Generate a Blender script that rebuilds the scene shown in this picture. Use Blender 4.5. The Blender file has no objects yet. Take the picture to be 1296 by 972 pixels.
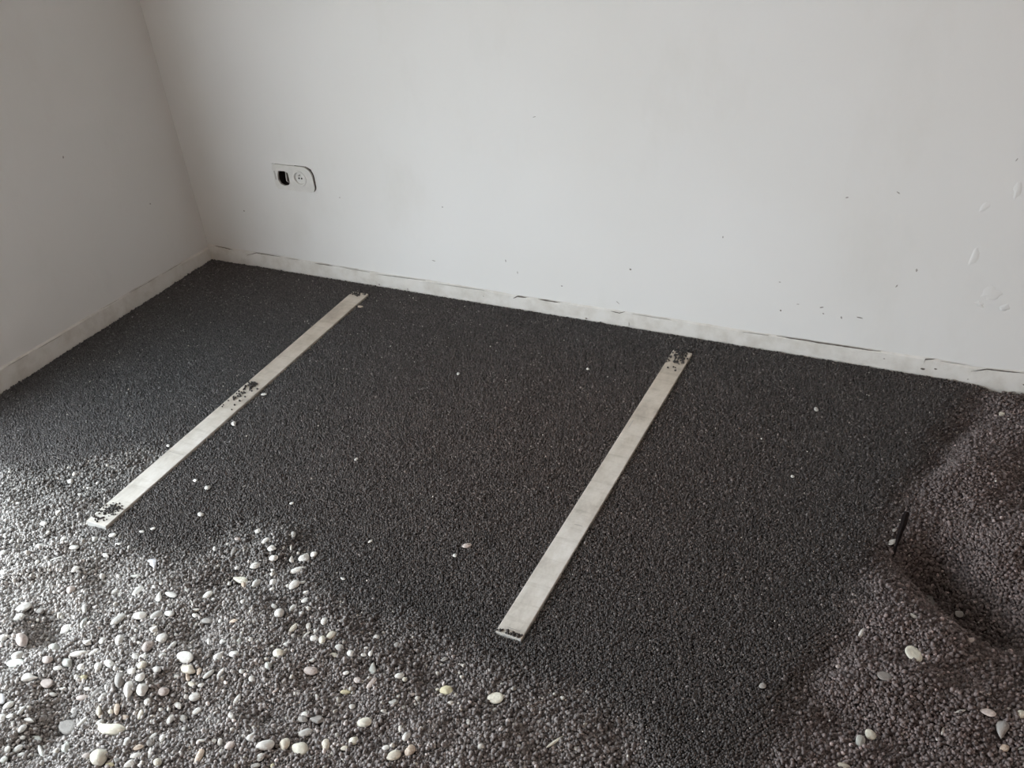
import bpy, bmesh, math, random
import numpy as np
from mathutils import Vector, Matrix, noise

# ------------------------------------------------------------------ camera, sky, exposure
S = bpy.context.scene
COL = S.collection
W_PX, H_PX = 1296, 972
F_PX = 1189.28
YAW, PITCH, ROLL = 0.50180514, 0.57954817, -0.09450622
CAM = Vector((2.60432438, -2.42825219, 1.5))
_R = (Matrix.Rotation(YAW, 3, 'Z') @ Matrix.Rotation(math.pi/2 - PITCH, 3, 'X') @ Matrix.Rotation(ROLL, 3, 'Z'))
cam_data = bpy.data.cameras.new('camera')
cam = bpy.data.objects.new('camera', cam_data)
COL.objects.link(cam)
cam.matrix_world = Matrix.Translation(CAM) @ _R.to_4x4()
cam_data.sensor_fit = 'HORIZONTAL'
cam_data.sensor_width = 36
cam_data.lens = 36 * F_PX / W_PX
cam_data.clip_start = 0.01
S.camera = cam

world = bpy.data.worlds.new('overcast_sky')
S.world = world
world.use_nodes = True
wn = world.node_tree
wn.nodes.clear()
w_out = wn.nodes.new('ShaderNodeOutputWorld')
w_bg = wn.nodes.new('ShaderNodeBackground')
w_co = wn.nodes.new('ShaderNodeTexCoord')
w_sep = wn.nodes.new('ShaderNodeSeparateXYZ')
w_rmp = wn.nodes.new('ShaderNodeValToRGB')
w_rmp.color_ramp.elements[0].position = 0.0
w_rmp.color_ramp.elements[0].color = (0.56, 0.60, 0.63, 1)
w_rmp.color_ramp.elements[1].position = 0.6
w_rmp.color_ramp.elements[1].color = (0.86, 0.95, 1.0, 1)
w_bg.inputs['Strength'].default_value = 4.5
wn.links.new(w_co.outputs['Generated'], w_sep.inputs[0])
wn.links.new(w_sep.outputs['Z'], w_rmp.inputs[0])
wn.links.new(w_rmp.outputs[0], w_bg.inputs['Color'])
wn.links.new(w_bg.outputs[0], w_out.inputs['Surface'])

S.view_settings.view_transform = 'Standard'
S.view_settings.look = 'None'
S.view_settings.gamma = 1
S.view_settings.use_curve_mapping = False
S.view_settings.exposure = 2.02

# the balcony door opening in the left wall (out of frame) lets the daylight in
DOOR_Y0, DOOR_Y1, DOOR_Z = -4.30, -1.33, 1.45
ROOM_X, ROOM_Y, ROOM_Z = 4.1, -4.7, 2.5
portal_data = bpy.data.lights.new('door_daylight_portal', 'AREA')
portal_data.shape = 'RECTANGLE'
portal_data.size = DOOR_Z
portal_data.size_y = DOOR_Y1 - DOOR_Y0
portal_data.cycles.is_portal = True
portal = bpy.data.objects.new('door_daylight_portal', portal_data)
COL.objects.link(portal)
portal.location = (-0.26, (DOOR_Y0+DOOR_Y1)/2, DOOR_Z/2)
portal.rotation_euler = (0, -math.pi/2, 0)

# ------------------------------------------------------------------ helpers
def ray(px, py):
    return _R @ Vector(((px-W_PX/2)/F_PX, -(py-H_PX/2)/F_PX, -1))

def ground_at(px, py, z=0.0):
    d = ray(px, py); t = (z - CAM.z)/d.z
    return CAM + d*t

def wall_at(px, py, y=0.0):
    d = ray(px, py); t = (y - CAM.y)/d.y
    return CAM + d*t

def leftwall_at(px, py, x=0.0):
    d = ray(px, py); t = (x - CAM.x)/d.x
    return CAM + d*t

_Rt = _R.transposed()
def project(p):
    q = _Rt @ (Vector(p) - CAM)
    return Vector((W_PX/2 + F_PX*q.x/-q.z, H_PX/2 - F_PX*q.y/-q.z))

def structure(o):
    o['kind'] = 'structure'
    return o

def tag(o, label, cat, group=None, kind=None):
    o['label'] = label; o['category'] = cat
    if group: o['group'] = group
    if kind: o['kind'] = kind
    return o

def mesh_obj(name, verts, faces, m=None, parent=None, smooth=False):
    me = bpy.data.meshes.new(name)
    me.from_pydata(verts, [], faces)
    me.update()
    if smooth: me.shade_smooth()
    if m: me.materials.append(m)
    o = bpy.data.objects.new(name, me)
    COL.objects.link(o)
    if parent: o.parent = parent
    return o

def bm_obj(name, bm, m=None, parent=None, smooth=False):
    bmesh.ops.recalc_face_normals(bm, faces=bm.faces)
    me = bpy.data.meshes.new(name)
    bm.to_mesh(me); bm.free()
    if smooth: me.shade_smooth()
    if m: me.materials.append(m)
    o = bpy.data.objects.new(name, me)
    COL.objects.link(o)
    if parent: o.parent = parent
    return o

def add_box(bm, lo, hi):
    x0, y0, z0 = lo; x1, y1, z1 = hi
    v = [bm.verts.new(c) for c in ((x0,y0,z0),(x1,y0,z0),(x1,y1,z0),(x0,y1,z0),(x0,y0,z1),(x1,y0,z1),(x1,y1,z1),(x0,y1,z1))]
    for f in ((3,2,1,0),(4,5,6,7),(0,1,5,4),(1,2,6,5),(2,3,7,6),(3,0,4,7)):
        bm.faces.new([v[i] for i in f])

class N:
    """tiny node tree helper"""
    def __init__(self, name, rough=0.8, spec=0.3):
        self.m = bpy.data.materials.new(name); self.m.use_nodes = True
        self.t = self.m.node_tree; self.b = self.t.nodes['Principled BSDF']
        self.b.inputs['Roughness'].default_value = rough
        self.b.inputs['Specular IOR Level'].default_value = spec
    def n(self, kind, **kw):
        x = self.t.nodes.new(kind)
        for k, v in kw.items():
            if k in x.inputs: x.inputs[k].default_value = v
            else: setattr(x, k, v)
        return x
    def l(self, a, b): self.t.links.new(a, b)
    def noise(self, scale, detail=3, rough=0.5, coord='Object', stretch=None):
        c = self.n('ShaderNodeTexCoord'); src = c.outputs[coord]
        if stretch:
            mp = self.n('ShaderNodeMapping'); mp.inputs['Scale'].default_value = stretch
            self.l(src, mp.inputs[0]); src = mp.outputs[0]
        x = self.n('ShaderNodeTexNoise'); x.inputs['Scale'].default_value = scale
        x.inputs['Detail'].default_value = detail; x.inputs['Roughness'].default_value = rough
        self.l(src, x.inputs['Vector']); return x.outputs['Fac']
    def ramp(self, fac, stops):
        r = self.n('ShaderNodeValToRGB'); e = r.color_ramp.elements
        while len(e) < len(stops): e.new(0.5)
        for el, (p, c) in zip(e, stops): el.position = p; el.color = (*c, 1)
        self.l(fac, r.inputs[0]); return r.outputs[0]
    def mix(self, fac, a, b, mode='MIX'):
        x = self.n('ShaderNodeMix', data_type='RGBA', blend_type=mode)
        for s, v in ((x.inputs[0], fac), (x.inputs[6], a), (x.inputs[7], b)):
            if hasattr(v, 'links'): self.l(v, s)
            elif isinstance(v, (int, float)): s.default_value = v
            else: s.default_value = (*v, 1)
        return x.outputs[2]
    def bump(self, h, dist, strength=1.0, prev=None):
        x = self.n('ShaderNodeBump'); x.inputs['Distance'].default_value = dist
        x.inputs['Strength'].default_value = strength
        self.l(h, x.inputs['Height'])
        if prev: self.l(prev, x.inputs['Normal'])
        return x.outputs[0]
    def color(self, c):
        s = self.b.inputs['Base Color']
        if hasattr(c, 'links'): self.l(c, s)
        else: s.default_value = (*c, 1)
    def normal(self, n): self.l(n, self.b.inputs['Normal'])

# ------------------------------------------------------------------ materials
def wall_material():
    k = N('white_painted_plaster', 0.75, 0.25)
    big = k.noise(1.6, 2, 0.5); fine = k.noise(90, 4, 0.6); mid = k.noise(9, 4, 0.6)
    c = k.ramp(big, [(0.3, (0.70, 0.70, 0.685)), (0.7, (0.73, 0.735, 0.73))])
    smear = k.ramp(k.noise(3.5, 5, 0.65, stretch=(1, 1, 0.45)), [(0.55, (1, 1, 1)), (0.75, (0.955, 0.95, 0.94))])
    k.color(k.mix(1.0, c, smear, 'MULTIPLY'))
    b = k.bump(mid, 0.003, 0.35)
    k.normal(k.bump(fine, 0.0006, 0.45, b))
    return k.m

def skirting_material():
    k = N('painted_skirting', 0.7, 0.3)
    c = k.ramp(k.noise(14, 5, 0.65), [(0.3, (0.54, 0.52, 0.48)), (0.55, (0.66, 0.65, 0.62)), (0.8, (0.71, 0.705, 0.69))])
    k.color(c); k.normal(k.bump(k.noise(60, 4, 0.6), 0.0015, 0.6))
    return k.m

def plain(name, c, rough=0.8, spec=0.3, amount=0.15, scale=40):
    k = N(name, rough, spec)
    d = tuple(x*(1-amount) for x in c); e = tuple(min(1, x*(1+amount)) for x in c)
    k.color(k.ramp(k.noise(scale, 4, 0.6), [(0.35, d), (0.65, e)]))
    k.normal(k.bump(k.noise(scale*3, 3, 0.6), 0.0006, 0.4))
    return k.m

def grain_material():
    k = N('clay_grain', 0.62, 0.35)
    a = k.n('ShaderNodeAttribute', attribute_name='tone', attribute_type='INSTANCER')
    sp = k.ramp(k.noise(260, 3, 0.6), [(0.35, (0.72, 0.72, 0.72)), (0.65, (1.25, 1.25, 1.25))])
    k.color(k.mix(1.0, a.outputs['Color'], sp, 'MULTIPLY'))
    k.normal(k.bump(k.noise(900, 2, 0.6), 0.0003, 0.5))
    return k.m

def bed_material():
    k = N('clay_fines', 0.9, 0.15)
    a = k.n('ShaderNodeAttribute', attribute_name='bed_tone', attribute_type='GEOMETRY')
    sp = k.ramp(k.noise(160, 3, 0.7), [(0.35, (0.35, 0.35, 0.35)), (0.7, (1.0, 1.0, 1.0))])
    k.color(k.mix(1.0, a.outputs['Color'], sp, 'MULTIPLY'))
    v = k.n('ShaderNodeTexVoronoi'); v.inputs['Scale'].default_value = 170
    co = k.n('ShaderNodeTexCoord'); k.l(co.outputs['Object'], v.inputs['Vector'])
    inv = k.n('ShaderNodeMath', operation='SUBTRACT'); inv.inputs[0].default_value = 1.0
    k.l(v.outputs['Distance'], inv.inputs[1])
    k.normal(k.bump(inv.outputs[0], 0.004, 1.0))
    return k.m

def stone(name, c, vein=None, rough=0.55):
    k = N(name, rough, 0.35)
    oi = k.n('ShaderNodeObjectInfo')
    base = k.ramp(k.noise(1.3, 4, 0.6), [(0.3, tuple(x*0.86 for x in c)), (0.7, tuple(min(1, x*1.08) for x in c))])
    var = k.ramp(oi.outputs['Random'], [(0.0, (0.80, 0.79, 0.77)), (1.0, (1.08, 1.08, 1.06))])
    col = k.mix(1.0, base, var, 'MULTIPLY')
    if vein:
        f = k.ramp(k.noise(2.2, 5, 0.7), [(0.5, (0, 0, 0)), (0.62, (1, 1, 1))])
        col = k.mix(f, col, vein)
    k.color(col)
    k.normal(k.bump(k.noise(9, 4, 0.6), 0.03, 0.25))
    return k.m

M_WALL = wall_material()
M_SKIRT = skirting_material()
M_CEIL = plain('white_ceiling', (0.72, 0.65, 0.59))
M_WALL2 = plain('warm_painted_wall', (0.70, 0.55, 0.47))
M_GRAIN = grain_material()
M_BED = bed_material()
M_SLAB = plain('concrete_slab', (0.24, 0.23, 0.22), 0.9)
M_TERR = plain('terrace_tile', (0.42, 0.40, 0.37), 0.7)
M_CRACK = plain('dark_crack', (0.16, 0.145, 0.13), 0.95, 0.1)
M_CRACK2 = plain('grey_scuff', (0.36, 0.345, 0.33), 0.95, 0.1)
M_PLATE = plain('off_white_plastic', (0.66, 0.655, 0.63), 0.42, 0.5, 0.04)
M_PLATE2 = plain('grey_dusty_plastic', (0.46, 0.45, 0.43), 0.5, 0.4, 0.08)
M_DARK = plain('dark_box_interior', (0.035, 0.028, 0.025), 0.7)
M_HOLE = plain('contact_hole', (0.02, 0.02, 0.02), 0.8)
M_BRASS = plain('dull_metal_pin', (0.5, 0.49, 0.46), 0.4)
M_STICK = plain('charred_wood', (0.012, 0.009, 0.009), 0.9, 0.1)
M_FRAME = plain('white_door_frame', (0.7, 0.7, 0.69), 0.4, 0.5)

def aluminium(name, seed):
    k = N(name, 0.42, 0.5)
    k.b.inputs['Metallic'].default_value = 0.30
    smu = k.noise(7+seed, 5, 0.7, stretch=(1.0, 0.55, 1))
    c = k.ramp(smu, [(0.32, (0.50, 0.47, 0.43)), (0.47, (0.72, 0.69, 0.64)), (0.68, (0.92, 0.905, 0.88))])
    streak = k.ramp(k.noise(30, 4, 0.7, stretch=(0.25, 1.6, 1)), [(0.28, (0.80, 0.79, 0.77)), (0.5, (1, 1, 1))])
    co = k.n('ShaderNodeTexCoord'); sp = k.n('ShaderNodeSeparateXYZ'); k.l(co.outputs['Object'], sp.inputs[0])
    dust = k.ramp(sp.outputs['Y'], [(0.25, (1, 1, 1)), (1.0, (0.80, 0.74, 0.67))])     # darker, warmer tan towards the far end
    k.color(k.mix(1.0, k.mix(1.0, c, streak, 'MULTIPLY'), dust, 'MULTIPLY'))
    r = k.n('ShaderNodeMapRange'); k.l(smu, r.inputs[0])
    r.inputs[3].default_value = 0.55; r.inputs[4].default_value = 0.36
    k.l(r.outputs[0], k.b.inputs['Roughness'])
    k.normal(k.bump(k.noise(160, 2, 0.5, stretch=(1, 0.03, 1)), 0.0003, 0.35))
    return k.m

STONES = {
    'W': (stone('white_limestone', (0.80, 0.79, 0.77)), 'white'),
    'P': (stone('pale_grey_stone', (0.64, 0.635, 0.62)), 'pale grey'),
    'G': (stone('grey_stone', (0.32, 0.305, 0.295)), 'grey'),
    'B': (stone('cream_stone', (0.68, 0.64, 0.56)), 'cream'),
    'K': (stone('pinkish_stone', (0.54, 0.475, 0.455)), 'pinkish'),
    'Y': (stone('yellow_stone', (0.70, 0.65, 0.46)), 'yellow'),
    'O': (stone('ochre_stone', (0.60, 0.49, 0.40), (0.72, 0.66, 0.60)), 'ochre brown'),
    'L': (stone('lavender_grey_stone', (0.62, 0.62, 0.66)), 'bluish grey'),
    'T': (stone('greenish_grey_stone', (0.56, 0.575, 0.55)), 'greenish grey'),
    'C': (stone('ivory_stone', (0.80, 0.78, 0.69)), 'ivory'),
}

# ------------------------------------------------------------------ room shell
SOCK_L = wall_at(348, 222).x; SOCK_R = wall_at(397.5, 228).x
SOCK_T = wall_at(372, 209.5).z; SOCK_B = wall_at(374, 240.5).z
hx0, hx1, hz0, hz1 = SOCK_L+0.006, SOCK_R-0.004, SOCK_B+0.006, SOCK_T-0.006   # hole for the back box
def build_shell():
    bm = bmesh.new(); t = 0.22; zb = -0.12
    add_box(bm, (-0.25, 0, zb), (hx0, t, ROOM_Z)); add_box(bm, (hx1, 0, zb), (ROOM_X+0.2, t, ROOM_Z))
    add_box(bm, (hx0, 0, zb), (hx1, t, hz0)); add_box(bm, (hx0, 0, hz1), (hx1, t, ROOM_Z))
    add_box(bm, (hx0, 0.06, hz0), (hx1, t, hz1))
    wr = structure(bm_obj('wall_right', bm, M_WALL))
    bm = bmesh.new()
    add_box(bm, (-0.25, DOOR_Y1, zb), (0, 0, ROOM_Z)); add_box(bm, (-0.25, ROOM_Y-0.2, zb), (0, DOOR_Y0, ROOM_Z))
    add_box(bm, (-0.25, DOOR_Y0, DOOR_Z), (0, DOOR_Y1, ROOM_Z)); add_box(bm, (-0.25, DOOR_Y0, zb), (0, DOOR_Y1, 0.0))
    wl = structure(bm_obj('wall_left', bm, M_WALL))
    bm = bmesh.new(); add_box(bm, (ROOM_X, ROOM_Y-0.2, zb), (ROOM_X+0.2, 0, ROOM_Z)); structure(bm_obj('wall_back', bm, M_WALL2))
    bm = bmesh.new(); add_box(bm, (0, ROOM_Y-0.2, zb), (ROOM_X, ROOM_Y, ROOM_Z)); structure(bm_obj('wall_front', bm, M_WALL2))
    bm = bmesh.new(); add_box(bm, (-0.25, ROOM_Y-0.2, ROOM_Z), (ROOM_X+0.2, t, ROOM_Z+0.15)); structure(bm_obj('ceiling', bm, M_CEIL))
    bm = bmesh.new(); add_box(bm, (-0.25, ROOM_Y-0.2, -0.25), (ROOM_X+0.2, t, -0.12)); structure(bm_obj('floor', bm, M_SLAB))
    bm = bmesh.new(); add_box(bm, (-1.9, ROOM_Y-1.0, -0.25), (-0.25, 0.6, -0.04)); structure(bm_obj('floor_balcony', bm, M_TERR))
    bm = bmesh.new(); w = 0.05
    add_box(bm, (-0.17, DOOR_Y0, 0.0), (-0.11, DOOR_Y0+w, DOOR_Z)); add_box(bm, (-0.17, DOOR_Y1-w, 0.0), (-0.11, DOOR_Y1, DOOR_Z))
    add_box(bm, (-0.17, DOOR_Y0+w, DOOR_Z-w), (-0.11, DOOR_Y1-w, DOOR_Z)); add_box(bm, (-0.17, DOOR_Y0+w, 0.0), (-0.11, DOOR_Y1-w, 0.03))
    structure(bm_obj('door_1', bm, M_FRAME))
    return wr, wl
wall_right, wall_left = build_shell()

# skirting: top line read off the wall, irregular and slightly proud
rng = random.Random(4)
TOP_R = [wall_at(*p) for p in ((270,310.5),(295,315.5),(325,320),(421,336),(468,344),(539,355),(613,367),(652,374.5),(709,382.5),(790,395),(880,409),(966,423),(1114,445),(1182,455),(1229,465),(1294,471))]
TOP_L = [leftwall_at(*p) for p in ((266,312),(229,333),(163,371),(110,402),(69,427),(0,467))]
def height_line(pts, key):
    xs = [getattr(p, key) for p in pts]; zs = [p.z for p in pts]
    o = np.argsort(xs); xs = np.array(xs)[o]; zs = np.array(zs)[o]
    return lambda v: float(np.interp(v, xs, zs))
zr = height_line(TOP_R, 'x'); zl = height_line(TOP_L, 'y')
def skirting(name, n, length, place, zf):
    verts = []; faces = []
    for i in range(n+1):
        s = length*i/n; ztop = zf(s) + 0.0012*noise.noise(Vector((s*23, 1.7, 0))) + 0.0009*noise.noise(Vector((s*90, 3, 0)))
        d = 0.0050 + 0.0008*noise.noise(Vector((s*9, 5, 0)))
        prof = [(0.0, ztop+0.004), (d*0.35, ztop+0.0012), (d*0.85, ztop-0.002), (d, ztop-0.008), (d+0.001, ztop*0.5), (d+0.001, -0.10), (-0.002, -0.10)]
        verts += [place(s, a, b) for a, b in prof]
    m = 7
    for i in range(n):
        for j in range(m-1):
            a = i*m+j; faces.append((a, a+1, a+m+1, a+m))
    bm = bmesh.new(); vs = [bm.verts.new(v) for v in verts]
    for f in faces: bm.faces.new([vs[k] for k in f])
    for e in (0, n): bm.faces.new([vs[e*m+j] for j in range(m)])
    return structure(bm_obj(name, bm, M_SKIRT))
bb_right = skirting('baseboard_right', 420, ROOM_X, lambda s, a, b: (s, -a, b), zr)
bb_left = skirting('baseboard_left', 160, -DOOR_Y1, lambda s, a, b: (a, -s, b), lambda s: zl(-s))

# cracks above the skirting and chips in the paint, each a thin irregular flake of its own
def ribbon(name, pts, width, m, parent, off):
    """irregular thin strip following 3D points on a wall; off pushes it out of the wall"""
    P = []
    for a, b in zip(pts[:-1], pts[1:]):
        k = max(2, int((b-a).length/0.006))
        P += [a.lerp(b, i/k) for i in range(k)]
    P.append(pts[-1]); n = len(P)
    up = Vector((0, 0, 1)); verts = []; faces = []
    seed = rng.random()*50
    for i, p in enumerate(P):
        env = max(0.12, min(1, 4*i/n+0.15, 4*(n-1-i)/n+0.15))
        w = width*env*(0.65+0.7*abs(noise.noise(Vector((i*0.37, seed, 0)))))
        q = p + up*0.0012*noise.noise(Vector((i*0.21, seed+9, 0)))
        verts += [q + up*w/2, q + off*1.0, q - up*w/2]
    for i in range(n-1):
        for j in (0, 1):
            a = i*3+j; faces.append((a, a+1, a+4, a+3))
    return mesh_obj(name, [tuple(v) for v in verts], faces, m, parent)

OFF_R = Vector((0, -0.0006, 0)); SK = Vector((0, -0.0012, 0.0014))
for w, *pp in ((3.0,(272,311),(295,316)), (2.2,(313,323),(325,320),(356,325)), (1.8,(364,327),(380,329)), (2.4,(399,333),(421,336.5)),
               (1.8,(430,337.5),(468,344.5)), (1.8,(478,347),(539,355)), (1.4,(554,359),(613,367.5)), (4.5,(650,377.5),(655,375),(667,376.5)),
               (3.2,(681,378.5),(690,380),(709,383)), (2.6,(773,393.5),(784,396),(791,394.5)), (1.2,(800,397),(850,405)), (1.4,(940,420),(973,424.5)),
               (3.0,(983,425),(1060,437),(1115,445)), (3.8,(1169,459),(1171,454.5),(1183,454)), (1.0,(1190,457),(1222,462)), (3.0,(1229,470),(1249,467),(1296,472))):
    ribbon('crack', [wall_at(*p, y=-0.0050) + Vector((0,-0.0012,0)) for p in pp], w*0.0015, M_CRACK if w > 2 else M_CRACK2, bb_right, SK)
for w, *pp in ((1.6,(229,333),(205,347)), (1.6,(200,350),(163,371)), (1.2,(150,379),(130,390)), (1.6,(78,424),(48,441)), (1.2,(35,449),(10,463))):
    ribbon('crack', [leftwall_at(*p, x=0.0050) + Vector((0.0012,0,0)) for p in pp], w*0.0014, M_CRACK2, bb_left, Vector((0.0012, 0, 0.0014)))

def chip(px, py, rx, rz, m, parent, left=False, ang=0.0, yoff=0.0):
    c = leftwall_at(px, py) if left else wall_at(px, py, y=yoff)
    n = 9; verts = []; sd = rng.random()*40
    for i in range(n):
        a = 2*math.pi*i/n; r = 0.7+0.6*abs(noise.noise(Vector((math.cos(a)*1.3, math.sin(a)*1.3, sd))))
        u, v = rx*r*math.cos(a), rz*r*math.sin(a)
        u, v = u*math.cos(ang)-v*math.sin(ang), u*math.sin(ang)+v*math.cos(ang)
        verts.append((c.x+0.0002, c.y+u, c.z+v) if left else (c.x+u, c.y-0.0002, c.z+v))
    verts.append((c.x+0.0009, c.y, c.z) if left else (c.x, c.y-0.0009, c.z))
    mesh_obj('paint_chip', verts, [(i, (i+1) % n, n) for i in range(n)], m, parent)
for px, py, rx, rz, an, d in ((1072,250,.005,.0025,.4,0),(1137,244,.006,.0022,-.6,0),(987,357,.0035,.002,0,0),(1040,389,.007,.002,.3,1),(1042,397,.003,.002,0,1),
        (988,393,.003,.003,0,1),(1135,362,.002,.006,-.4,0),(1160,342,.003,.006,0,0),(309,267,.003,.003,0,1),(711,362,.004,.002,0,1),(798,341,.004,.003,0,1),
        (782,383,.009,.0015,-.7,0),(1088,402,.010,.0018,-.1,1),(1065,402,.003,.005,.3,0),(549,330,.009,.0018,-.1,0),(676,148,.006,.0012,.3,0),(655,345,.002,.005,0,0),
        (1287,202,.0015,.006,-.4,0),(560,262,.003,.003,0,0),(640,330,.002,.006,0,0),(192,73,.003,.003,0,1),(430,250,.004,.002,0,0),(1010,385,.005,.0015,.1,0),(915,300,.002,.004,0,0)):
    chip(px, py, rx, rz, M_CRACK if d else M_CRACK2, wall_right, ang=an)
chip(80, 199, .003, .0055, M_CRACK2, wall_left, left=True, ang=-.3)
chip(190, 258, .003, .003, M_CRACK2, wall_left, left=True)
for px, py, rx, rz in ((742,403,.006,.004),(1168,467,.009,.005),(1184,467,.006,.0035),(1119,454,.004,.003),(1296,487,.005,.003),(480,360,.005,.0035),(516,366,.003,.007),(545,374,.005,.0035),(796,410,.0015,.012),(1225,480,.003,.003),(612,375,.003,.003)):
    chip(px, py, rx*.8, rz*.8, M_CRACK if rx > .0045 else M_CRACK2, bb_right, yoff=-0.0072)

# trowel smears left in the plaster at the lower right of the wall
def smear(px, py, rx, rz, ang):
    c = wall_at(px, py); sd = rng.random()*30; rings = 5; n = 20; verts = []; faces = []
    for k in range(rings):
        f = 1 - k/rings
        for i in range(n):
            a = 2*math.pi*i/n; r = f*(0.75+0.5*noise.noise(Vector((math.cos(a)*1.6, math.sin(a)*1.6, sd))))
            u, v = rx*r*math.cos(a), rz*r*math.sin(a)
            u, v = u*math.cos(ang)-v*math.sin(ang), u*math.sin(ang)+v*math.cos(ang)
            h = 0.0018*(1-f)**0.6 if k else -0.0002
            verts.append((c.x+u, -h, c.z+v))
    for k in range(rings-1):
        for i in range(n):
            faces.append((k*n+i, k*n+(i+1) % n, (k+1)*n+(i+1) % n, (k+1)*n+i))
    faces.append(tuple((rings-1)*n+i for i in range(n)))
    mesh_obj('plaster_smear', verts, faces, M_WALL, wall_right, smooth=True)
for a in ((1254,372,.035,.022,.5),(1233,325,.014,.03,-.2),(1246,262,.012,.022,-.3),(1270,390,.02,.012,.2),(1288,240,.012,.03,0),(1240,385,.018,.01,-.4)): smear(*a)

# ------------------------------------------------------------------ double wall outlet
def build_outlet():
    t = bpy.data.objects.new('wall_outlet', None); COL.objects.link(t)
    cx, cz = (SOCK_L+SOCK_R)/2, (SOCK_T+SOCK_B)/2
    t.location = (cx, 0, cz)
    tag(t, 'off-white double wall outlet, left module missing and showing its dark box', 'wall outlet')
    W2, H2 = (SOCK_R-SOCK_L)/2, (SOCK_T-SOCK_B)/2
    # plate outline: rounded oblong, right corners rounder; hinged slightly away from the wall at the right
    def outline(sx, r_l, r_r):
        pts = []
        for (qx, qz, r, a0) in ((sx-r_r, H2-r_r, r_r, 0), (-sx+r_l, H2-r_l, r_l, 90), (-sx+r_l, -H2+r_l, r_l, 180), (sx-r_r*.55, -H2+r_r*.55, r_r*.55, 270)):
            for k in range(9):
                a = math.radians(a0+90*k/8); pts.append((qx+r*math.cos(a), qz+r*math.sin(a)))
        return pts
    def ring_plate(name, outer, holes, y0, y1, m, bev=0.002):
        """solid plate with holes: triangulated front and side walls"""
        bm = bmesh.new(); loops = [outer] + holes; edges = []
        for lp in loops:
            vs = [bm.verts.new((x, y1, z)) for x, z in lp]
            edges += [bm.edges.new((vs[i], vs[(i+1) % len(vs)])) for i in range(len(vs))]
        bmesh.ops.triangle_fill(bm, edges=edges, use_beauty=True)
        ext = bmesh.ops.extrude_edge_only(bm, edges=edges)
        for v in (g for g in ext['geom'] if isinstance(g, bmesh.types.BMVert)):
            v.co.y = y0
            d = Vector((v.co.x, 0, v.co.z))
        return bm_obj(name, bm, m, t)
    x0 = -W2
    hp = [wall_at(*p) for p in ((353.4,215.2),(361.3,215.9),(365.3,218.1),(367.2,224),(368.5,230.3),(366.9,233.6),(361.7,234.2),(356.6,231.8),(353.6,226.5),(352.9,220))]
    hole = [(p.x-cx, p.z-cz) for p in hp]; ip = wall_at(380.6, 225.2)
    ccx, ccz, cr = ip.x-cx, ip.z-cz, 0.0285
    circ = [(ccx+cr*math.cos(2*math.pi*i/32), ccz+cr*math.sin(2*math.pi*i/32)) for i in range(32)]
    plate = ring_plate('plate', outline(W2, .016, .036), [hole, circ], 0.0, -0.007, M_PLATE)
    # dark slab painting in the gap shadow at the plate's top right and right
    bm = bmesh.new(); o2 = outline(W2+0.0032, .016, .036)
    vs = [bm.verts.new((x+0.0008, -0.0012, z+0.0016)) for x, z in o2]; bm.faces.new(vs)
    ext = bmesh.ops.extrude_face_region(bm, geom=bm.faces[:])
    for g in ext['geom']:
        if isinstance(g, bmesh.types.BMVert): g.co.y = 0.004; g.co.x *= .97; g.co.z *= .95
    # only the right end of the dark slab shows
    bmesh.ops.bisect_plane(bm, geom=bm.verts[:]+bm.edges[:]+bm.faces[:], plane_co=(0.012, 0, 0), plane_no=(1, 0, 0), clear_inner=True)
    bm_obj('gap_shadow', bm, M_DARK, t)
    # plaster skim still sticking over the left edge
    for lo, hi in (((-W2-.004, -0.0045, -H2-.002), (-W2+.008, 0.0, -H2+.030)), ((-W2-.003, -0.0045, H2-.022), (-W2+.006, 0.0, H2+.003))):
        bm = bmesh.new(); add_box(bm, lo, hi)
        bmesh.ops.bevel(bm, geom=bm.edges[:], offset=0.002, segments=2, affect='EDGES')
        bm_obj('plaster_edge', bm, M_WALL, t)
    # empty back box behind the left opening
    bm = bmesh.new(); bx0, bx1, bz = x0+.008, x0+.068, .034
    add_box(bm, (bx0, 0.045, -bz), (bx1, 0.05, bz)); add_box(bm, (bx0, 0.0, -bz), (bx0+.002, .045, bz)); add_box(bm, (bx1-.002, 0.0, -bz), (bx1, .045, bz))
    add_box(bm, (bx0+.002, 0.0, -bz), (bx1-.002, .045, -bz+.002)); add_box(bm, (bx0+.002, 0.0, bz-.002), (bx1-.002, .045, bz))
    bm_obj('back_box', bm, M_DARK, t)
    # pale bent mounting tab and edge inside the opening
    bm = bmesh.new(); path = [(p.x-cx, p.z-cz) for p in (wall_at(362,216.5), wall_at(362.5,224), wall_at(363.5,229), wall_at(367.5,231.5))]
    for (a, b), (c, d) in zip(path[:-1], path[1:]):
        w = .0022; v = [bm.verts.new(p) for p in ((a-w, -.002, b), (a+w, -.002, b), (c+w, -.002, d), (c-w, -.002, d), (a-w, .012, b), (a+w, .012, b), (c+w, .012, d), (c-w, .012, d))]
        for f in ((0,1,2,3),(4,7,6,5),(0,4,5,1),(1,5,6,2),(2,6,7,3),(3,7,4,0)): bm.faces.new([v[i] for i in f])
    o = bm_obj('mounting_tab', bm, M_PLATE2, t); o['label'] = 'pale bent mounting tab inside the open left half'
    bm = bmesh.new(); add_box(bm, (x0+.004, -.0078, -.012), (x0+.011, -.003, .022)); bmesh.ops.bevel(bm, geom=bm.edges[:], offset=0.001, segments=2, affect='EDGES')
    bm_obj('broken_edge', bm, M_PLATE2, t)
    # round socket insert with a dished face, two contact holes and an earth pin
    bm = bmesh.new(); prof = [(.0285, -.0072), (.0270, -.0085), (.0245, -.0085), (.0215, -.0070), (.0205, -.0030), (.0195, -.0022), (.0, -.0022)]
    rings = []
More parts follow.
